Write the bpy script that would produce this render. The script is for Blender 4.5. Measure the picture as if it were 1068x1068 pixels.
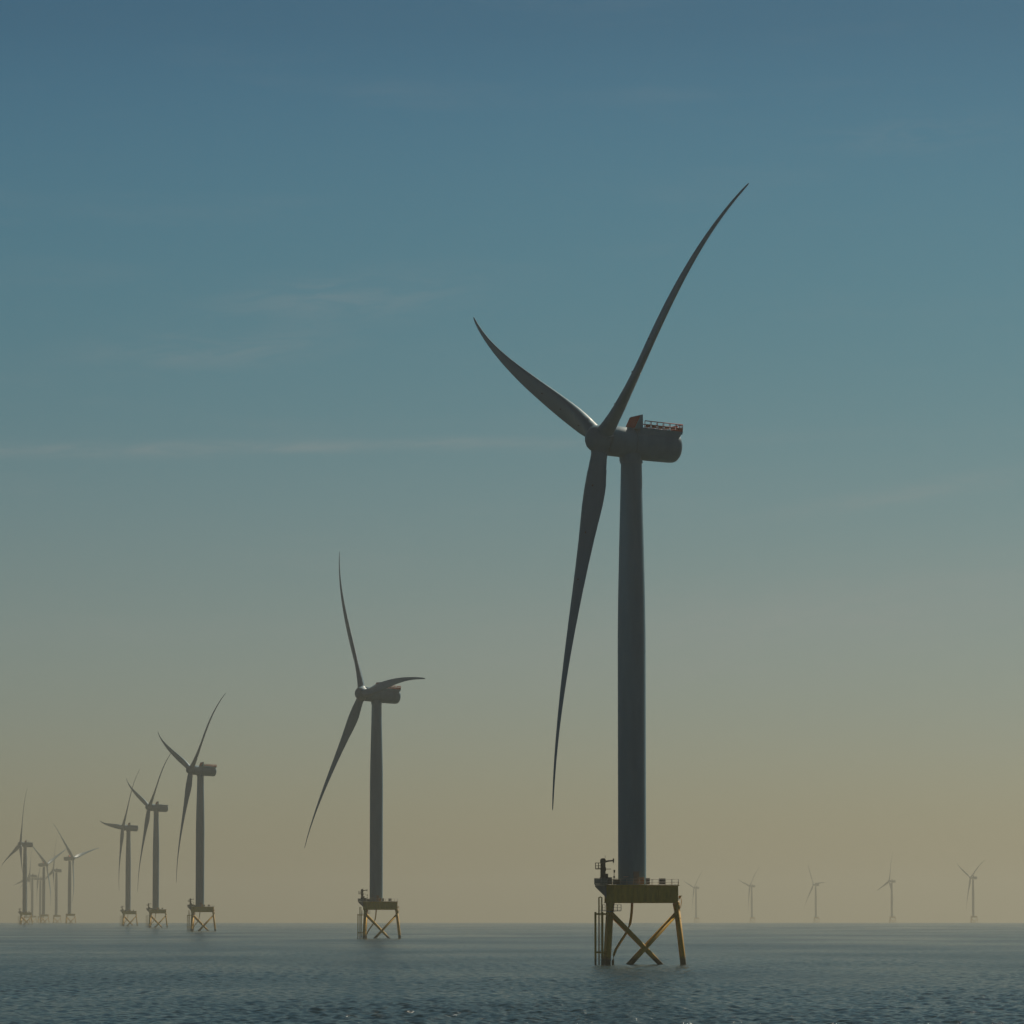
import bpy, math, random
import numpy as np
from mathutils import Vector, Matrix

R = math.radians
random.seed(7)
rng = np.random.default_rng(11)
S = bpy.context.scene
for o in list(bpy.data.objects):
    bpy.data.objects.remove(o)

# ---------------------------------------------------------------- camera
FPX = 5164.0 / 1068.0            # focal length in frame widths
CAM_Z = 9.9
PITCH = math.atan((954 - 534) / 5164.0)
EARTH = 7.4e6                    # earth radius with refraction, for the sea's curve
cam = bpy.data.cameras.new('camera')
cam.sensor_width = 36.0
cam.lens = 36.0 * FPX
cam.clip_start = 1.0
cam.clip_end = 80000.0
co = bpy.data.objects.new('camera', cam)
co.location = (0, 0, CAM_Z)
co.rotation_euler = (math.pi / 2 + PITCH, 0, 0)
S.collection.objects.link(co)
S.camera = co

# ---------------------------------------------------------------- light
SUN_AZ = R(34)                   # right of the view direction
SUN_EL = R(42)
SKY_STRENGTH = 0.06
SUN_STRENGTH = 4.8
EXPOSURE = -0.05

W = bpy.data.worlds.new('World')
S.world = W
W.use_nodes = True
nt = W.node_tree
nt.nodes.clear()


def nd(tree, kind, **kw):
    n = tree.nodes.new(kind)
    for k, v in kw.items():
        setattr(n, k, v)
    return n


def math_node(tree, op, a, b=None, clamp=False):
    n = nd(tree, 'ShaderNodeMath', operation=op, use_clamp=clamp)
    for i, v in enumerate((a, b)):
        if v is None:
            continue
        if isinstance(v, (int, float)):
            n.inputs[i].default_value = v
        else:
            tree.links.new(v, n.inputs[i])
    return n.outputs[0]


def ramp(tree, fac, stops, interp='LINEAR'):
    n = nd(tree, 'ShaderNodeValToRGB')
    n.color_ramp.interpolation = interp
    e = n.color_ramp.elements
    while len(e) < len(stops):
        e.new(0.5)
    for el, (p, c) in zip(e, stops):
        el.position = p
        el.color = c if len(c) == 4 else (*c, 1)
    tree.links.new(fac, n.inputs[0])
    return n.outputs[0]


sky = nd(nt, 'ShaderNodeTexSky', sky_type='NISHITA')
sky.sun_disc = False
sky.sun_elevation = SUN_EL
sky.sun_rotation = SUN_AZ
sky.altitude = 10
sky.air_density = 1.0
sky.dust_density = 1.0
sky.ozone_density = 2.0
tc = nd(nt, 'ShaderNodeTexCoord')
sep = nd(nt, 'ShaderNodeSeparateXYZ')
nt.links.new(tc.outputs['Generated'], sep.inputs[0])
# the murky layer of air near the horizon, by elevation
elev = math_node(nt, 'MULTIPLY', sep.outputs[2], 2.0, True)      # 0 .. sin(30 deg)
TINT = [(0.0, (0.60, 0.61, 0.53)), (0.04, (0.58, 0.63, 0.60)), (0.079, (0.51, 0.60, 0.65)), (0.137, (0.42, 0.54, 0.585)),
        (0.214, (0.24, 0.475, 0.525)), (0.289, (0.21, 0.46, 0.52)), (0.355, (0.155, 0.375, 0.475)), (0.55, (0.088, 0.195, 0.245)), (1.0, (0.042, 0.10, 0.122))]
tint = ramp(nt, elev, TINT, 'B_SPLINE')
mul = nd(nt, 'ShaderNodeMix', data_type='RGBA', blend_type='MULTIPLY')
mul.inputs[0].default_value = 1.0
nt.links.new(sky.outputs[0], mul.inputs[6])
nt.links.new(tint, mul.inputs[7])
# thin high cloud: a stretched veil and one old contrail
az = math_node(nt, 'ARCTAN2', sep.outputs[0], sep.outputs[1])
cmb = nd(nt, 'ShaderNodeCombineXYZ')
nt.links.new(math_node(nt, 'MULTIPLY', az, 14.0), cmb.inputs[0])
nt.links.new(math_node(nt, 'MULTIPLY', sep.outputs[2], 95.0), cmb.inputs[1])
noi = nd(nt, 'ShaderNodeTexNoise')
noi.inputs['Scale'].default_value = 1.0
noi.inputs['Detail'].default_value = 6.0
noi.inputs['Roughness'].default_value = 0.55
nt.links.new(cmb.outputs[0], noi.inputs['Vector'])
cmb2 = nd(nt, 'ShaderNodeCombineXYZ')
nt.links.new(math_node(nt, 'MULTIPLY', az, 60.0), cmb2.inputs[0])
nt.links.new(math_node(nt, 'MULTIPLY', math_node(nt, 'SUBTRACT', sep.outputs[2], math_node(nt, 'MULTIPLY', az, 0.06)), 300.0), cmb2.inputs[1])
noi2 = nd(nt, 'ShaderNodeTexNoise')
noi2.inputs['Scale'].default_value = 1.0
noi2.inputs['Detail'].default_value = 7.0
noi2.inputs['Roughness'].default_value = 0.62
noi2.inputs['Distortion'].default_value = 0.6
nt.links.new(cmb2.outputs[0], noi2.inputs['Vector'])
grain = ramp(nt, noi2.outputs[0], [(0.36, (0, 0, 0)), (0.66, (1, 1, 1))], 'EASE')
veil = ramp(nt, noi.outputs[0], [(0.52, (0, 0, 0)), (0.80, (1, 1, 1))], 'EASE')
wob = math_node(nt, 'MULTIPLY', math_node(nt, 'SUBTRACT', noi.outputs[0], 0.5), 0.003)


def streak(az0, z0, slope, half, length, strength, solid):
    """a soft band of thin cloud round one direction of the sky"""
    x = math_node(nt, 'SUBTRACT', az, az0)
    y = math_node(nt, 'SUBTRACT', sep.outputs[2], math_node(nt, 'ADD', z0, math_node(nt, 'MULTIPLY', x, slope)))
    y = math_node(nt, 'DIVIDE', math_node(nt, 'ADD', y, wob), half)
    x = math_node(nt, 'DIVIDE', x, length)
    q = math_node(nt, 'ADD', math_node(nt, 'MULTIPLY', x, x), math_node(nt, 'MULTIPLY', y, y))
    g = math_node(nt, 'POWER', 2.718, math_node(nt, 'MULTIPLY', q, -1.0))
    body = math_node(nt, 'ADD', solid, math_node(nt, 'MULTIPLY', grain, 1.0 - solid))
    return math_node(nt, 'MULTIPLY', math_node(nt, 'MULTIPLY', g, body), strength)


cl = math_node(nt, 'MULTIPLY', veil, 0.07)
for args in ((-0.055, 0.0938, 0.020, 0.0015, 0.085, 0.30, 0.3),       # the old contrail
             (-0.034, 0.1240, 0.07, 0.0044, 0.024, 0.21, 0.15),        # wisps above it
             (-0.061, 0.1133, 0.05, 0.0036, 0.026, 0.19, 0.15),
             (0.083, 0.0850, 0.16, 0.0020, 0.030, 0.22, 0.3),         # a slanting streak on the right
             (0.062, 0.0600, 0.10, 0.0085, 0.070, 0.27, 0.55),         # the pale bank low on the right
             (0.040, 0.0480, 0.05, 0.0030, 0.050, 0.10, 0.2),
             (-0.072, 0.0570, 0.04, 0.0022, 0.045, 0.10, 0.3),
             (0.080, 0.1560, 0.05, 0.0035, 0.018, 0.09, 0.0)):
    cl = math_node(nt, 'ADD', cl, streak(*args))
mix = nd(nt, 'ShaderNodeMix', data_type='RGBA', blend_type='MIX')
nt.links.new(cl, mix.inputs[0])
nt.links.new(mul.outputs[2], mix.inputs[6])
mix.inputs[7].default_value = (4.9, 5.1, 5.0, 1)
bg = nd(nt, 'ShaderNodeBackground')
bg.inputs[1].default_value = SKY_STRENGTH
nt.links.new(mix.outputs[2], bg.inputs[0])
wo = nd(nt, 'ShaderNodeOutputWorld')
nt.links.new(bg.outputs[0], wo.inputs[0])

sl = bpy.data.lights.new('sun', 'SUN')
sl.energy = SUN_STRENGTH
sl.angle = R(0.5)
sl.color = (1.0, 0.86, 0.66)
so = bpy.data.objects.new('sun', sl)
sd = Vector((math.sin(SUN_AZ) * math.cos(SUN_EL), math.cos(SUN_AZ) * math.cos(SUN_EL), math.sin(SUN_EL)))
so.rotation_euler = (-sd).to_track_quat('-Z', 'Y').to_euler()
so.location = (0, 0, 400)
S.collection.objects.link(so)

S.view_settings.view_transform = 'Standard'
S.view_settings.look = 'None'
S.view_settings.exposure = EXPOSURE
S.view_settings.gamma = 1.0
S.cycles.use_denoising = True
S.cycles.volume_bounces = 0
S.cycles.max_bounces = 6
S.cycles.use_adaptive_sampling = False


# ---------------------------------------------------------------- materials
def principled(name):
    m = bpy.data.materials.new(name)
    m.use_nodes = True
    return m, m.node_tree, m.node_tree.nodes['Principled BSDF']


def paint(name, col, col2, rough=0.45, scale=0.35, streak=3.0, spec=0.5, waterline=None):
    """painted steel or fibreglass with faint weathering that runs down it"""
    m, t, b = principled(name)
    c = nd(t, 'ShaderNodeTexCoord')
    mp = nd(t, 'ShaderNodeMapping')
    mp.inputs['Scale'].default_value = (scale * streak, scale * streak, scale)
    t.links.new(c.outputs['Object'], mp.inputs[0])
    n = nd(t, 'ShaderNodeTexNoise')
    n.inputs['Scale'].default_value = 1.0
    n.inputs['Detail'].default_value = 5
    n.inputs['Roughness'].default_value = 0.6
    t.links.new(mp.outputs[0], n.inputs['Vector'])
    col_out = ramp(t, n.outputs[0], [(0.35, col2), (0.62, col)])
    if waterline:
        sp = nd(t, 'ShaderNodeSeparateXYZ')
        t.links.new(c.outputs['Object'], sp.inputs[0])
        z = math_node(t, 'ADD', sp.outputs[2], math_node(t, 'MULTIPLY', n.outputs[0], 1.3))
        f = nd(t, 'ShaderNodeMapRange')
        f.inputs[1].default_value = 1.7
        f.inputs[2].default_value = 2.5
        t.links.new(z, f.inputs[0])
        mx = nd(t, 'ShaderNodeMix', data_type='RGBA')
        t.links.new(f.outputs[0], mx.inputs[0])
        mx.inputs[6].default_value = (*waterline, 1)
        t.links.new(col_out, mx.inputs[7])
        col_out = mx.outputs[2]
    t.links.new(col_out, b.inputs['Base Color'])
    rr = nd(t, 'ShaderNodeMapRange')
    rr.inputs[3].default_value = rough - 0.08
    rr.inputs[4].default_value = rough + 0.08
    t.links.new(n.outputs[0], rr.inputs[0])
    t.links.new(rr.outputs[0], b.inputs['Roughness'])
    b.inputs['Specular IOR Level'].default_value = spec
    return m


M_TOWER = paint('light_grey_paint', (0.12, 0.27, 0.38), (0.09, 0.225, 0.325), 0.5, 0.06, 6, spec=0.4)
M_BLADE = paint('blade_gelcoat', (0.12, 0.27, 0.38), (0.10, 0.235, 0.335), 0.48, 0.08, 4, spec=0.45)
M_YELLOW = paint('yellow_paint', (0.68, 0.40, 0.025), (0.52, 0.29, 0.018), 0.6, 0.5, 3, spec=0.25, waterline=(0.07, 0.06, 0.03))
M_DARK = paint('dark_steel', (0.05, 0.055, 0.055), (0.035, 0.04, 0.04), 0.55, 1.0, 2)
M_RED = paint('signal_red_paint', (0.48, 0.028, 0.022), (0.38, 0.024, 0.02), 0.6, 1.0, 2, spec=0.2)
M_ORANGE = paint('orange_paint', (0.50, 0.20, 0.04), (0.42, 0.16, 0.04), 0.5, 1.0, 2)
M_GALV = paint('galvanised_steel', (0.36, 0.37, 0.37), (0.27, 0.28, 0.28), 0.5, 1.5, 1)
M_GREY = paint('grey_panel', (0.16, 0.18, 0.19), (0.13, 0.15, 0.16), 0.5, 1.0, 2)


# ---------------------------------------------------------------- mesh helpers
class MB:
    """collects tubes, boxes, lathes and prisms and links them as ONE mesh"""
    def __init__(self):
        self.v, self.f, self.mi, self.sm = [], [], [], []
        self.mat = 0

    def add(self, vs, fs, smooth=False):
        b = len(self.v)
        self.v += [tuple(p) for p in vs]
        for f in fs:
            self.f.append([i + b for i in f])
            self.mi.append(self.mat)
            self.sm.append(smooth)
        return self

    def box(self, c, s, rot=None):
        hx, hy, hz = s[0] / 2, s[1] / 2, s[2] / 2
        vs = [Vector((x * hx, y * hy, z * hz)) for x in (-1, 1) for y in (-1, 1) for z in (-1, 1)]
        if rot is not None:
            vs = [rot @ p for p in vs]
        vs = [p + Vector(c) for p in vs]
        return self.add(vs, [(0, 1, 3, 2), (4, 6, 7, 5), (0, 4, 5, 1), (2, 3, 7, 6), (0, 2, 6, 4), (1, 5, 7, 3)])

    def tube(self, pts, rad, n=12, caps=True):
        pts = [Vector(p) for p in pts]
        rads = rad if isinstance(rad, (list, tuple)) else [rad] * len(pts)
        rings = []
        for i, p in enumerate(pts):
            d = (pts[min(i + 1, len(pts) - 1)] - pts[max(i - 1, 0)]).normalized()
            ref = Vector((0, 0, 1)) if abs(d.z) < 0.9 else Vector((0, 1, 0))
            a = d.cross(ref).normalized()
            b = a.cross(d).normalized()
            rings.append([p + rads[i] * (a * math.cos(2 * math.pi * k / n) + b * math.sin(2 * math.pi * k / n)) for k in range(n)])
        vs = [q for r in rings for q in r]
        fs = []
        for i in range(len(pts) - 1):
            for k in range(n):
                k2 = (k + 1) % n
                fs.append((i * n + k, (i + 1) * n + k, (i + 1) * n + k2, i * n + k2))
        self.add(vs, fs, True)
        if caps:
            b = len(self.v) - len(vs)
            self.f.append([b + k for k in range(n)]); self.mi.append(self.mat); self.sm.append(False)
            self.f.append([b + (len(pts) - 1) * n + k for k in reversed(range(n))]); self.mi.append(self.mat); self.sm.append(False)
        return self

    def lathe(self, prof, n=48, axis='z', split=False):
        """prof: (position along axis, radius); split keeps hard edges between segments"""
        segs = [prof[i:i + 2] for i in range(len(prof) - 1)] if split else [prof]
        for sg in segs:
            vs, fs = [], []
            for (h, r) in sg:
                for k in range(n):
                    a = 2 * math.pi * k / n
                    c, s = r * math.cos(a), r * math.sin(a)
                    vs.append((c, s, h) if axis == 'z' else (h, c, s))
            for i in range(len(sg) - 1):
                for k in range(n):
                    k2 = (k + 1) % n
                    fs.append((i * n + k, i * n + k2, (i + 1) * n + k2, (i + 1) * n + k))
            self.add(vs, fs, True)
        return self

    def prism(self, poly, lo, hi, axis='z'):
        n = len(poly)
        def P(q, h):
            return (q[0], q[1], h) if axis == 'z' else (q[0], h, q[1])
        vs = [P(q, lo) for q in poly] + [P(q, hi) for q in poly]
        fs = [tuple(range(n))[::-1], tuple(range(n, 2 * n))] + [(i, (i + 1) % n, n + (i + 1) % n, n + i) for i in range(n)]
        return self.add(vs, fs)

    def build(self, name, mats, parent=None, bevel=0.0):
        me = bpy.data.meshes.new(name)
        me.from_pydata(self.v, [], self.f)
        mats = mats if isinstance(mats, (list, tuple)) else [mats]
        for m in mats:
            me.materials.append(m)
        me.polygons.foreach_set('material_index', self.mi)
        me.polygons.foreach_set('use_smooth', self.sm)
        me.update()
        import bmesh
        bm = bmesh.new()
        bm.from_mesh(me)
        bmesh.ops.recalc_face_normals(bm, faces=bm.faces)
        bm.to_mesh(me)
        bm.free()
        o = bpy.data.objects.new(name, me)
        S.collection.objects.link(o)
        if parent:
            o.parent = parent
        if bevel:
            b = o.modifiers.new('bevel', 'BEVEL')
            b.width = bevel
            b.segments = 2
            b.limit_method = 'ANGLE'
        return o


def drop(x, y):
    return -(x * x + y * y) / (2 * EARTH)


# ---------------------------------------------------------------- sea
def build_sea():
    r1 = np.geomspace(20, 330, 90, endpoint=False)
    r2 = np.geomspace(330, 2600, 1500, endpoint=False)
    r3 = np.geomspace(2600, 25000, 200)
    rr = np.concatenate([r1, r2, r3])
    fine = np.linspace(-R(8), R(8), 760)
    outer = R(8) + (R(180) - R(8)) * (np.linspace(0, 1, 46)[1:] ** 2.0)
    th = np.concatenate([-outer[::-1][1:], fine, outer])        # angle right of +Y; last one closes on the first
    dth = np.gradient(th)
    nr, na = len(rr), len(th)
    RR, TH = np.meshgrid(rr, th, indexing='ij')
    X, Y = RR * np.sin(TH), RR * np.cos(TH)
    spr = np.gradient(rr)[:, None] * np.ones(na)[None]
    spa = RR * dth[None]
    Z = drop(X, Y)
    wind = R(200)
    # gusts: patches of livelier and of calmer water
    gust = 1.0 + 0.22 * np.sin(X / 37 + 0.9 * np.sin(Y / 61)) * np.sin(Y / 83 + 1.3) + 0.25 * np.sin(X / 13.7 + Y / 140 + 2) * np.sin(Y / 49 - X / 60)
    for i in range(64):
        lam = 1.0 * (4.8 / 1.0) ** rng.random()
        d = wind + rng.normal(0, 0.75)
        k = 2 * math.pi / lam
        kx, ky = math.cos(d), math.sin(d)
        # spacing of the grid along this wave
        rx, ry = X / RR, Y / RR
        al = np.abs(kx * rx + ky * ry)
        sp = np.maximum(spr * al, spa * np.sqrt(np.clip(1 - al * al, 0, 1)))
        w = np.clip((lam / sp - 2.2) / 3.0, 0, 1)
        amp = 0.0058 * lam ** 0.9 * (0.6 + 0.8 * rng.random())
        ph = rng.random() * 2 * math.pi
        Z += gust * w * amp * np.sin(k * (kx * X + ky * Y) + ph)
    co_ = np.empty((nr * na + 1, 3), np.float32)
    co_[:-1, 0], co_[:-1, 1], co_[:-1, 2] = X.ravel(), Y.ravel(), Z.ravel()
    co_[-1] = (0, 0, 0)
    idx = np.arange(nr * na).reshape(nr, na)
    q = np.stack([idx[:-1, :-1], idx[:-1, 1:], idx[1:, 1:], idx[1:, :-1]], -1).reshape(-1, 4)[:, ::-1]
    q2 = np.stack([idx[:-1, -1], idx[:-1, 0], idx[1:, 0], idx[1:, -1]], -1)[:, ::-1]
    q = np.concatenate([q, q2])
    nxt = np.roll(idx[0], -1)
    t = np.stack([np.full(na, nr * na), nxt, idx[0]], -1)
    me = bpy.data.meshes.new('sea')
    me.vertices.add(len(co_))
    me.vertices.foreach_set('co', co_.ravel())
    loops = np.concatenate([q.ravel(), t.ravel()]).astype(np.int32)
    starts = np.concatenate([np.arange(len(q)) * 4, len(q) * 4 + np.arange(len(t)) * 3]).astype(np.int32)
    me.loops.add(len(loops))
    me.loops.foreach_set('vertex_index', loops)
    me.polygons.add(len(starts))
    me.polygons.foreach_set('loop_start', starts)
    me.polygons.foreach_set('use_smooth', np.ones(len(starts), bool))
    me.update(calc_edges=True)
    me.validate()
    m, t_, b = principled('sea_water')
    b.inputs['Base Color'].default_value = (0.005, 0.019, 0.020, 1)
    b.inputs['IOR'].default_value = 1.333
    c = nd(t_, 'ShaderNodeTexCoord')
    # patches of ruffled and smoother water
    mp = nd(t_, 'ShaderNodeMapping')
    mp.inputs['Scale'].default_value = (0.010, 0.0035, 0.01)
    t_.links.new(c.outputs['Object'], mp.inputs[0])
    n1 = nd(t_, 'ShaderNodeTexNoise')
    n1.inputs['Scale'].default_value = 1
    n1.inputs['Detail'].default_value = 4
    t_.links.new(mp.outputs[0], n1.inputs['Vector'])
    rg = nd(t_, 'ShaderNodeMapRange')
    rg.inputs[1].default_value = 0.35
    rg.inputs[2].default_value = 0.65
    rg.inputs[3].default_value = 0.10
    rg.inputs[4].default_value = 0.20
    t_.links.new(n1.outputs[0], rg.inputs[0])
    t_.links.new(rg.outputs[0], b.inputs['Roughness'])
    # ripples
    n2 = nd(t_, 'ShaderNodeTexNoise')
    n2.inputs['Scale'].default_value = 0.9
    n2.inputs['Detail'].default_value = 5
    n2.inputs['Roughness'].default_value = 0.6
    t_.links.new(c.outputs['Object'], n2.inputs['Vector'])
    bp = nd(t_, 'ShaderNodeBump')
    bp.inputs['Distance'].default_value = 0.38
    st = nd(t_, 'ShaderNodeMapRange')
    st.inputs[1].default_value = 0.3
    st.inputs[2].default_value = 0.7
    st.inputs[3].default_value = 0.75
    st.inputs[4].default_value = 1.0
    t_.links.new(n1.outputs[0], st.inputs[0])
    t_.links.new(st.outputs[0], bp.inputs['Strength'])
    t_.links.new(n2.outputs[0], bp.inputs['Height'])
    t_.links.new(bp.outputs[0], b.inputs['Normal'])
    me.materials.append(m)
    o = bpy.data.objects.new('sea', me)
    o['kind'] = 'structure'
    S.collection.objects.link(o)
    return o


build_sea()

# ---------------------------------------------------------------- haze
HAZE_DENSITY = 8.5e-5
HAZE_COLOR = (0.525, 0.545, 0.48)
HAZE_G = 0.55


def air(name, centre, size, density):
    m = bpy.data.materials.new(name + '_air')
    m.use_nodes = True
    t = m.node_tree
    t.nodes.clear()
    v = nd(t, 'ShaderNodeVolumePrincipled')
    v.inputs['Color'].default_value = (*HAZE_COLOR, 1)
    v.inputs['Density'].default_value = density
    v.inputs['Density Attribute'].default_value = ''
    v.inputs['Anisotropy'].default_value = HAZE_G
    out = nd(t, 'ShaderNodeOutputMaterial')
    t.links.new(v.outputs[0], out.inputs['Volume'])
    o = MB().box(centre, size).build(name, m)
    o['kind'] = 'stuff'
    return o


def build_haze():
    air('haze', (0, 0, (186 - 44.5) / 2), (52000, 52000, 186 + 44.5), HAZE_DENSITY)


build_haze()

# ---------------------------------------------------------------- wind turbine
HUB_H = 104.9
OVERHANG = 6.75
TILT = 0.137
NAC_TILT = 0.06
ROTOR_R = 76.6
DECK_Z = 15.9

# blade stations: radius, chord, thickness, pitch of the chord off the rotor axis (deg; 90 = in the rotor plane)
BLADE = [(1.2, 3.3, 3.3, 62), (2.9, 3.3, 3.3, 62), (4.2, 3.5, 3.15, 62), (6.5, 4.4, 2.8, 63), (9.5, 5.3, 2.45, 65), (12, 5.6, 2.25, 67), (14.7, 5.55, 2.0, 69),
         (20.5, 5.0, 1.55, 76), (26, 4.5, 1.22, 80), (31.6, 4.0, 0.95, 83), (39.3, 3.35, 0.70, 86), (47.7, 2.55, 0.50, 88), (54, 2.0, 0.38, 89), (60, 1.5, 0.29, 90),
         (66, 1.12, 0.22, 90), (71, 0.86, 0.17, 90), (74.5, 0.66, 0.13, 90), (76.2, 0.45, 0.10, 90), (76.6, 0.2, 0.06, 90)]


def blade_mesh():
    mb = MB()
    n = 28
    rows = []
    rs = []
    # resample smoothly
    st = np.array(BLADE)
    rad = np.unique(np.concatenate([np.linspace(1.2, 76.6, 70), st[:, 0]]))
    ch = np.interp(rad, st[:, 0], st[:, 1]); tk = np.interp(rad, st[:, 0], st[:, 2]); tw = np.interp(rad, st[:, 0], st[:, 3])
    for arr in (ch, tk, tw):
        for _ in range(2):
            arr[1:-1] = 0.25 * arr[:-2] + 0.5 * arr[1:-1] + 0.25 * arr[2:]
    for r, c, k, w in zip(rad, ch, tk, tw):
        t = r / ROTOR_R
        ax = 3.3 * t + 1.75 * 6.75 * t * t * (1 - t)          # bent and coned up-wind, tip swept back
        tg = -1.1 * 6.75 * t * t * (1 - t)
        rnd = min(1.0, max(0.0, (r - 3.2) / 7.0))              # circle -> aerofoil
        ring = []
        for i in range(n):
            a = 2 * math.pi * i / n
            xc, yc = math.cos(a), math.sin(a)
            # aerofoil: nose at +x (up-wind), thin tail
            xa = 0.5 * xc
            u = 0.5 - xa                                        # 0 at the nose, 1 at the tail
            th_ = 10.0 * (0.2969 * math.sqrt(max(u, 0)) - 0.126 * u - 0.3516 * u * u + 0.2843 * u ** 3 - 0.1015 * u ** 4)
            ya = math.copysign(th_ * 0.5, yc) + 0.06 * math.sin(math.pi * u)
            px = c * (0.5 * xc * (1 - rnd) + xa * rnd) - 0.07 * c * rnd
            py = k * (0.5 * yc * (1 - rnd) + ya * rnd)
            wr = R(w)
            ring.append((ax + px * math.cos(wr) - py * math.sin(wr), tg + px * math.sin(wr) + py * math.cos(wr), r))
        rows.append(ring)
    vs = [p for r_ in rows for p in r_]
    fs = []
    for i in range(len(rows) - 1):
        for k in range(n):
            k2 = (k + 1) % n
            fs.append((i * n + k, i * n + k2, (i + 1) * n + k2, (i + 1) * n + k))
    mb.add(vs, fs, True)
    mb.add(rows[-1], [tuple(range(n))])
    # small dark drain and lightning points on both skins
    mb.mat = 1
    for r in (9.8, 19.9, 30.0):
        i = int(np.argmin(np.abs(rad - r)))
        for q in (n // 4, 3 * n // 4):
            p = Vector(rows[i][q])
            s = 1 if q == n // 4 else -1
            mb.tube([p + Vector((0, -0.1 * s, 0)), p + Vector((0, 0.05 * s, 0))], 0.2, 10)
    return mb


# jacket geometry: three legs, apex towards +x
def leg_xy(k, z):
    r = 10.25 - (10.25 - 8.85) * z / 12.4
    a = R(120 * k)
    return Vector((r * math.cos(a), r * math.sin(a), z))


def tri_deck(r, h):
    out = []
    for k in range(3):
        a = R(120 * k)
        c, s = math.cos(a), math.sin(a)
        for y in (-h, h):
            out.append((r * c - y * s, r * s + y * c))
    return out


def offset_rail(mb, poly, z0, z1, post=0.045, rail=0.04, step=1.6, closed=True):
    n = len(poly)
    for i in range(n if closed else n - 1):
        a, b = Vector(poly[i]), Vector(poly[(i + 1) % n])
        L = (b - a).length
        m = max(1, int(round(L / step)))
        for j in range(m):
            p = a.lerp(b, j / m)
            mb.tube([(p.x, p.y, z0), (p.x, p.y, z1)], post, 6)
        for z in (z1, (z0 + z1) / 2, z0 + 0.12):
            mb.tube([(a.x, a.y, z), (b.x, b.y, z)], rail, 6)


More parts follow.
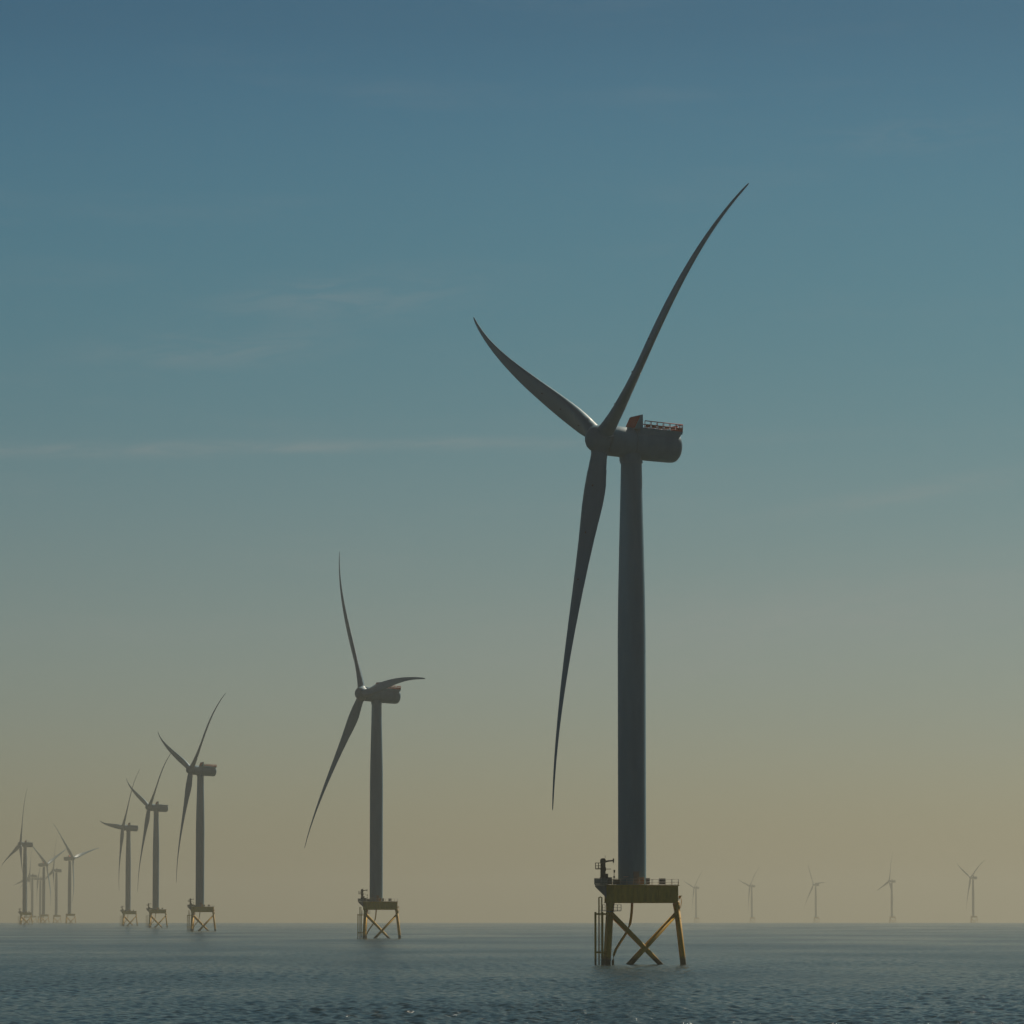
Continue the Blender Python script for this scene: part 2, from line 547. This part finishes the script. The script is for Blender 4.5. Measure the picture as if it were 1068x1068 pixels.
def make_turbine():
    root = bpy.data.objects.new('wind_turbine', None)
    S.collection.objects.link(root)
    root.empty_display_size = 5
    # ---- jacket
    for k in range(3):
        mb = MB()
        p0, p1 = leg_xy(k, -14), leg_xy(k, 12.6)
        mb.tube([p0, p1], 0.60, 20)
        mb.tube([leg_xy(k, 10.9), leg_xy(k, 12.3)], [0.62, 0.74], 20)       # flare under the deck
        for z in (9.2, 10.7):
            mb.tube([leg_xy(k, z), leg_xy(k, z + 0.12)], 0.66, 20)          # weld bands
        mb.build('jacket_leg', M_YELLOW, root)
    for k in range(3):
        for (a, b) in ((k, (k + 1) % 3), ((k + 1) % 3, k)):
            p0, p1 = leg_xy(a, 10.4), leg_xy(b, -5.2)
            d = (p1 - p0).normalized()
            off = Vector((0, 0, 0))
            mb = MB()
            mb.tube([p0 + d * 0.45, p1 - d * 0.45], 0.45, 16)
            mb.build('cross_brace', M_YELLOW, root)
    # ---- transition piece
    mb = MB()
    mb.prism(tri_deck(9.25, 0.85), 12.45, DECK_Z - 0.15)
    mb.prism(tri_deck(9.42, 0.95), 12.3, 12.45)
    mb.prism(tri_deck(9.50, 1.0), DECK_Z - 0.15, DECK_Z)
    for i in range(3):                                                      # stiffeners on each girder
        pl = tri_deck(9.25, 0.85)
        a, b = Vector(pl[(2 * i + 1) % 6]), Vector(pl[(2 * i + 2) % 6])
        nrm = Vector(((b - a).y, -(b - a).x)).normalized()
        ang = math.atan2((b - a).y, (b - a).x)
        for f in (0.12, 0.31, 0.5, 0.69, 0.88):
            p = a.lerp(b, f) + nrm * 0.05
            mb.box((p.x, p.y, 14.1), (0.06, 0.12, 3.28), Matrix.Rotation(ang, 3, 'Z'))
    mb.build('transition_deck', M_YELLOW, root)
    mb = MB()
    rp = [p for p in tri_deck(9.3, 0.9)]
    offset_rail(mb, rp, DECK_Z, DECK_Z + 1.2)
    mb.build('deck_railing', M_GALV, root)
    # ---- side platform over the boat landing, on brackets
    mb = MB()
    mb.box((-6.35, -5.2, DECK_Z + 0.09), (2.6, 7.4, 0.16))
    for y in (-8.6, -6.9, -5.2, -3.5, -1.8):
        mb.prism([(-5.35, 15.85), (-7.5, 15.85), (-7.5, 15.55), (-5.5, 13.6), (-5.35, 13.0)], y - 0.08, y + 0.08, 'y')
    side = mb.build('side_platform', M_GREY, root)
    mb = MB()
    for (c, s) in (((-7.62, -5.2, DECK_Z + 0.72), (0.05, 7.4, 0.95)), ((-6.35, -8.88, DECK_Z + 0.72), (2.5, 0.05, 0.95)), ((-6.35, -1.5, DECK_Z + 0.72), (2.5, 0.05, 0.95))):
        mb.box(c, s)
    mb.build('wind_screen', M_GREY, side)
    mb = MB()
    offset_rail(mb, [(-5.2, -8.88), (-7.62, -8.88), (-7.62, -1.5), (-5.2, -1.5)], DECK_Z + 0.17, DECK_Z + 1.32, closed=False)
    mb.build('platform_railing', M_GALV, side)
    # ---- boat landing
    mb = MB()
    for (x, y, top, r) in ((-7.57, -9.6, 10.5, 0.21), (-6.2, -9.6, 10.5, 0.23)):
        mb.tube([(x, y, -5), (x, y, top)], r, 12)
    land = mb.build('boat_landing', M_YELLOW, root)
    mb = MB()
    for (x, y) in ((-6.86, -9.15), (-6.28, -9.15)):
        mb.tube([(x, y, -3), (x, y, 13.4)], 0.13, 8)
    for i in range(52):
        z = -2.5 + 0.3 * i
        mb.tube([(-6.86, -9.15, z), (-6.28, -9.15, z)], 0.025, 5)
    mb.tube([(-6.86, -9.15, 13.35), (-6.57, -9.15, 13.5), (-6.28, -9.15, 13.35)], 0.11, 8)
    mb.build('ladder', M_YELLOW, land)
    for z in (10.1, 2.5):
        mb = MB()
        mb.tube([(-7.6, -9.6, z), (-4.9, -9.0, z)], 0.19, 10)
        mb.tube([(-6.2, -9.6, z), (-4.9, -8.7, z)], 0.15, 10)
        mb.build('strut', M_YELLOW, land)
    # ---- resting platforms round the near leg
    mb = MB()
    mb.box((-6.1, -8.9, 10.72), (1.6, 1.5, 0.12))
    mb.box((-3.15, -8.2, 10.72), (1.5, 1.5, 0.12))
    mb.box((-4.6, -8.9, 10.60), (1.7, 1.5, 0.10))
    rest = mb.build('rest_platform', M_GALV, root)
    mb = MB()
    offset_rail(mb, [(-3.9, -8.95), (-2.42, -8.95), (-2.42, -7.5), (-3.9, -7.5)], 10.78, 11.95, step=0.7, closed=False)
    mb.build('rest_railing', M_GALV, rest)
    mb = MB()
    offset_rail(mb, [(-5.6, -8.2), (-6.1, -8.2), (-6.1, -9.1)], 10.78, 11.95, step=0.7, closed=False)
    mb.build('rest_railing', M_GALV, rest)
    # ---- cable tube
    pts = [(0.0, 1.0, 12.4), (-0.05, 0.7, 11.2), (-0.2, 0.3, 9.6), (-0.45, -0.2, 8.1), (-1.1, -0.9, 6.5), (-1.9, -1.8, 5.3), (-2.65, -2.7, 4.2), (-3.35, -3.8, 3.1), (-3.8, -4.8, 2.0), (-4.0, -5.3, 0.7), (-4.05, -5.4, -3)]
    MB().tube(pts, 0.26, 14).build('cable_tube', M_YELLOW, root)
    # ---- crane
    mb = MB()
    mb.lathe([(0, 0.66), (1.4, 0.64), (1.45, 0.54), (4.3, 0.50), (4.35, 0.58), (4.9, 0.56), (5.15, 0.32), (5.2, 0.0)], 20, split=True)
    mb.box((0.75, 0, 1.3), (0.55, 0.7, 1.6))
    mb.box((0.35, -0.45, 3.0), (0.5, 0.3, 0.7))
    crane = mb.build('crane', M_DARK, root)
    crane.location = (-5.95, -4.4, DECK_Z + 0.17)
    mb = MB()
    mb.tube([(0.3, 0, 4.45), (1.0, 0, 4.62), (2.05, 0, 4.72)], [0.22, 0.18, 0.14], 10)
    mb.box((2.1, 0, 4.72), (0.28, 0.34, 0.85))
    mb.tube([(2.1, 0, 4.35), (2.1, 0, 3.9)], 0.02, 5)
    mb.tube([(0.4, 0, 4.9), (0.45, 0, 5.75)], 0.035, 5)
    mb.build('boom', M_DARK, crane)
    mb = MB()
    mb.box((0.05, 0, 3.02), (3.1, 1.9, 0.12))
    offset_rail(mb, [(-0.3, -0.9), (-1.5, -0.9), (-1.5, 0.9), (-0.3, 0.9)], 3.08, 4.25, post=0.06, rail=0.06, step=0.6, closed=False)
    mb.build('crane_platform', M_DARK, crane)
    # ---- things bolted to the deck
    mb = MB()
    mb.tube([(0, 0, 0), (0, 0, 3.0)], 0.06, 8)
    mb.box((0.05, 0, 2.75), (0.32, 0.25, 0.55))
    mb.box((0.0, 0, 1.6), (0.4, 0.2, 0.3))
    o = mb.build('beacon_post', M_DARK, root)
    o.location = (-3.75, -5.6, DECK_Z)
    for (x, y, sx, sy, h, m, nm) in ((1.85, -3.55, 0.95, 0.9, 1.45, M_ORANGE, 'orange_cabinet'), (3.05, -3.0, 0.85, 1.0, 1.35, M_DARK, 'switch_cabinet'),
                                     (6.0, -1.6, 1.2, 1.1, 1.3, M_DARK, 'switch_cabinet'), (-3.3, -4.2, 1.4, 1.0, 1.0, M_DARK, 'switch_cabinet'), (-4.6, -3.0, 0.9, 0.8, 1.5, M_GREY, 'switch_cabinet')):
        mb = MB()
        mb.box((0, 0, h / 2 + 0.06), (sx, sy, h - 0.12))
        mb.box((0, 0, h + 0.03), (sx + 0.12, sy + 0.12, 0.06))
        mb.box((sx * 0.22, -sy / 2 - 0.02, h * 0.55), (0.05, 0.04, 0.22))
        o = mb.build(nm, m, root)
        o.location = (x, y, DECK_Z)
    mb = MB()
    mb.box((0, 0, 0), (0.22, 0.14, 2.1))
    o = mb.build('cable_tray', M_GALV, root)
    o.location = (1.9, -4.93, 14.55)
    o.rotation_euler = (0, 0, R(30))
    mb = MB()
    mb.box((9.75, 0, 13.75), (0.55, 0.5, 0.1))
    mb.prism([(9.35, 13.7), (9.95, 13.7), (9.35, 12.9)], -0.06, 0.06, 'y')
    mb.tube([(9.75, 0.2, 13.7), (9.95, 0.2, 12.6), (9.75, 0.2, 11.4), (9.4, 0.2, 11.0)], 0.06, 6)
    mb.build('pipe_bracket', M_YELLOW, root)
    # ---- tower
    mb = MB()
    mb.lathe([(DECK_Z, 3.12), (DECK_Z + 0.28, 3.12), (DECK_Z + 0.28, 2.83)], 64, split=True)
    mb.lathe([(DECK_Z + 0.28, 2.83), (42, 2.83), (66, 2.83), (74, 2.74), (84, 2.52), (94, 2.27), (101.2, 2.12)], 64)
    mb.lathe([(101.2, 2.12), (101.2, 2.3), (101.7, 2.3)], 64, split=True)
    for z, r in ((38.5, 2.83), (63.0, 2.83), (84.0, 2.52)):                  # section joints
        mb.lathe([(z - 0.11, r - 0.02), (z - 0.1, r + 0.035), (z + 0.1, r + 0.035), (z + 0.11, r - 0.02)], 64, split=True)
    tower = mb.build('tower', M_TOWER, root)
    mb = MB()
    mb.box((0, 0, 1.15), (1.15, 0.22, 2.3))
    mb.tube([(0.42, -0.14, 1.05), (0.42, -0.14, 1.35)], 0.03, 6)
    mb.box((0, -0.1, 2.38), (1.4, 0.45, 0.08))
    o = mb.build('tower_door', M_GREY, tower)
    o.location = (0.75, -2.72, DECK_Z + 0.3)
    o.rotation_euler = (0, 0, R(15.5))
    mb = MB()
    mb.box((0, 0, 0), (1.05, 0.10, 0.20))  # plain pale plate low on the tower, gives off nothing
    o = mb.build('tower_lamp', M_GALV, tower)
    o.location = (-1.35, -2.62, 17.55)
    o.rotation_euler = (0, 0, R(-28))
    # ---- nacelle (x axis up-wind, origin at the tower's centre line)
    mb = MB()
    n_ = 56
    # bearing neck and generator drum
    mb.lathe([(5.55, 2.5), (5.45, 2.9), (5.1, 3.08), (0.35, 3.14), (0.05, 3.05)], n_, 'x')
    mb.lathe([(0.05, 3.05), (0.05, 2.95), (-0.15, 2.95), (-0.15, 3.1)], n_, 'x', True)
    # rear canopy with a rounded tail
    mb.lathe([(-0.15, 3.10), (-1.2, 3.24), (-3.5, 3.30), (-8.6, 3.22), (-9.5, 3.1), (-10.0, 2.85), (-10.35, 2.4), (-10.55, 1.6), (-10.6, 0.0)], n_, 'x')
    mb.lathe([(5.55, 2.5), (5.55, 0.0)], n_, 'x')
    mb.lathe([(5.55, 2.35), (5.75, 2.35)], n_, 'x')
    # yaw collar
    nac = mb.build('nacelle', M_TOWER, root)
    nac.location = (0, 0, HUB_H + 0.45)
    mb = MB()
    mb.lathe([(-3.85, 2.2), (-3.3, 2.25), (-2.2, 2.4)], 40)
    mb.build('yaw_collar', M_TOWER, nac)
    # hoist platform: a shallow tub on the roof
    mb = MB()
    tub = [(-0.6, 1.8), (-0.6, 2.95), (-10.1, 2.95), (-9.2, 1.45)]
    for s in (-1, 1):
        mb.prism(tub, s * 2.75 - 0.08, s * 2.75 + 0.08, 'y')
    mb.box((-5.35, 0, 2.98), (9.5, 5.66, 0.08))
    mb.box((-10.0, 0, 2.7), (0.1, 5.5, 0.45))
    plat = mb.build('hoist_platform', M_TOWER, nac)
    mb = MB()
    ring = [(-1.55, -2.75), (-10.0, -2.75), (-10.0, 2.75), (-1.55, 2.75)]
    for i in range(3):
        a, b = Vector(ring[i]), Vector(ring[i + 1])
        m = 6 if i != 1 else 4
        for j in range(m + (1 if i == 2 else 0)):
            p = a.lerp(b, j / m)
            mb.mat = 0
            mb.tube([(p.x, p.y, 3.02), (p.x, p.y, 4.45)], 0.085, 6)
        mb.mat = 0
        mb.tube([(a.x, a.y, 4.45), (b.x, b.y, 4.45)], 0.10, 6)
        mb.mat = 0
        mb.tube([(a.x, a.y, 3.75), (b.x, b.y, 3.75)], 0.06, 6)
        mb.tube([(a.x, a.y, 3.3), (b.x, b.y, 3.3)], 0.06, 6)
        for j in range(m):                                                   # red net panels along the rail
            p = a.lerp(b, (j + 0.5) / m)
            w_ = (b - a).length / m * 0.62
            mb.box((p.x, p.y, 3.42), (w_ if i != 1 else 0.03, 0.03 if i != 1 else w_, 0.52))
        for j in range(m * 3):
            p = a.lerp(b, (j + 0.5) / (m * 3))
            mb.tube([(p.x, p.y, 3.02), (p.x, p.y, 3.75 if j % 3 else 4.3)], 0.055, 5)
    mb.build('platform_railing', [M_RED, M_DARK], nac)
    # wedge-shaped cooler with a red front
    mb = MB()
    mb.mat = 0
    mb.prism([(0.55, 2.7), (-0.65, 5.6), (-1.1, 5.75), (-1.35, 2.7)], -2.5, 2.5, 'y')
    mb.mat = 1
    d = Vector((-1.2, 0, 2.9)).normalized()
    c = Vector((-0.05, 0, 4.15)) + Vector((d.z, 0, -d.x)) * 0.07
    rot = Matrix.Rotation(math.atan2(d.x, d.z), 3, 'Y')
    mb.box(c, (0.12, 4.9, 2.7), rot)
    cool = mb.build('cooler', [M_TOWER, M_RED], nac)
    mb = MB()
    mb.tube([(-1.25, -2.3, 4.6), (-1.7, -2.3, 5.0), (-1.7, -2.3, 5.5)], 0.07, 6)
    mb.tube([(-2.0, -2.3, 5.15), (-1.4, -2.3, 5.15)], 0.07, 6)
    mb.box((-2.0, -2.3, 5.25), (0.25, 0.25, 0.35))
    mb.build('wind_vane', M_DARK, nac)
    # ---- rotor hub and blades (x axis up-wind, z along the first blade)
    mb = MB()
    mb.lathe([(-1.3, 2.35), (-1.25, 2.7), (-0.8, 2.84), (0.9, 2.8), (1.8, 2.58), (2.5, 2.12), (2.98, 1.45), (3.22, 0.7), (3.28, 0.0)], 48, 'x')
    for k in range(3):
        a = R(-120 * k)
        dvec = Matrix.Rotation(a, 3, 'X') @ Vector((0, 0, 1))
        mb.tube([dvec * 1.0, dvec * 2.75], 1.86, 32)
        mb.tube([dvec * 2.75, dvec * 3.0], [1.86, 1.72], 32)
    hub = mb.build('rotor_hub', M_TOWER, root)
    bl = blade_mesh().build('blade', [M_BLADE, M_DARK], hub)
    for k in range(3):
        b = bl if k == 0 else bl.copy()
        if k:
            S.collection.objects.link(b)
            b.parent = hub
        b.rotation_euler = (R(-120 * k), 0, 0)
    return root


def kids(o):
    return [c for c in bpy.data.objects if c.parent == o]


def copy_thing(root, detail):
    """detail 2: everything; 1: without the small fittings; 0: the big parts only"""
    skip = {2: (), 1: ('deck_railing', 'beacon_post', 'pipe_bracket', 'cable_tray', 'platform_railing', 'wind_vane', 'rest_railing', 'tower_lamp', 'tower_door', 'strut', 'ladder'),
            0: ('deck_railing', 'beacon_post', 'pipe_bracket', 'cable_tray', 'platform_railing', 'wind_vane', 'rest_railing', 'tower_lamp', 'tower_door', 'strut', 'ladder',
                'crane', 'boat_landing', 'rest_platform', 'cable_tube', 'side_platform', 'switch_cabinet', 'orange_cabinet', 'yaw_collar')}[detail]
    r = root.copy()
    S.collection.objects.link(r)
    for ch in kids(root):
        if ch.name.split('.')[0] in skip:
            continue
        c = ch.copy()
        S.collection.objects.link(c)
        c.parent = r
        for g in kids(ch):
            if g.name.split('.')[0] in skip:
                continue
            d = g.copy()
            S.collection.objects.link(d)
            d.parent = c
    return r


def pose(root, x, y, yaw, az):
    root.location = (x, y, drop(x, y))
    a = R(yaw)
    u = Vector((math.cos(a) * math.cos(TILT), math.sin(a) * math.cos(TILT), math.sin(TILT)))
    for c in root.children:
        n = c.name.split('.')[0]
        if n == 'nacelle':
            c.rotation_euler = (0, -NAC_TILT, a)
        elif n == 'rotor_hub':
            c.location = Vector((0, 0, HUB_H)) + OVERHANG * u
            c.rotation_euler = (R(-az), -TILT, a)


G1 = 'wind turbines in the long row receding to the left'
G2 = 'pale wind turbines far off on the right'
G3 = 'hazy wind turbines clustered far off at the left edge'
FARM = [
    (24.2, 1000, 203.3, 55.1, 2, G1, 'largest and nearest wind turbine, dark grey on a yellow jacket with crane and boat landing'),
    (-58.8, 2150, 204, -32, 2, G1, 'second nearest wind turbine, one blade pointing right across its nacelle, one almost straight up'),
    (-205.4, 3268, 202.4, 51.2, 2, G1, 'third turbine of the row, slightly hazy, tallest blade leaning right, right of two others'),
    (-314.2, 4380, 201.2, 51, 1, G1, 'hazy turbine close left of the third one, its blades in the same pose but smaller'),
    (-414.4, 5360, 201.6, 36, 1, G1, 'fifth turbine of the row, one blade lying nearly level to the left of its hub'),
    (-643.7, 6560, 200.1, 8, 1, G1, 'hazy turbine by the left edge, one blade straight up, one reaching out of the frame'),
    (-718.1, 8060, -29, -43, 0, G3, 'faint turbine facing right, rightmost of the hazy cluster by the left edge'),
    (-845.0, 8960, -29, 66, 0, G3, 'faint turbine facing right, blade raised to the right, in the middle of the hazy cluster'),
    (-917.7, 10000, 199, 8, 0, G3, 'faint turbine half hidden behind the rightmost tower of the hazy cluster'),
    (-1082.0, 11200, 199, 4, 0, G3, 'very faint turbine facing left just left of the middle of the hazy cluster'),
    (-1135.0, 11950, 202, 30, 0, G3, 'barely visible turbine between two towers in the middle of the hazy cluster'),
    (-1208.0, 12350, 202, 20, 0, G3, 'barely visible turbine standing right beside the tower of the left edge turbine'),
    (1078.0, 11610, 205, -62, 0, G2, 'rightmost distant turbine, clearest of the pale ones, two blades raised in a V'),
    (964.2, 12609, 197, 10, 0, G2, 'pale distant turbine with one blade straight up, second from the right'),
    (838.1, 13704, 205, -33, 0, G2, 'pale distant turbine with one blade level to the right, middle of the distant five'),
    (686.2, 14216, 204.8, -74, 0, G2, 'very pale distant turbine with two raised blades, second from the big yellow jacket'),
    (552.0, 14900, 203, 48, 0, G2, 'faintest distant turbine, just right of the big yellow jacket'),
]
proto = make_turbine()
bpy.context.view_layer.update()
for i, (x, y, yaw, az_, det, grp, lab) in enumerate(FARM):
    t = proto if i == 0 else copy_thing(proto, det)
    pose(t, x, y, yaw, az_)
    t['label'] = lab
    t['category'] = 'wind turbine'
    t['group'] = grp
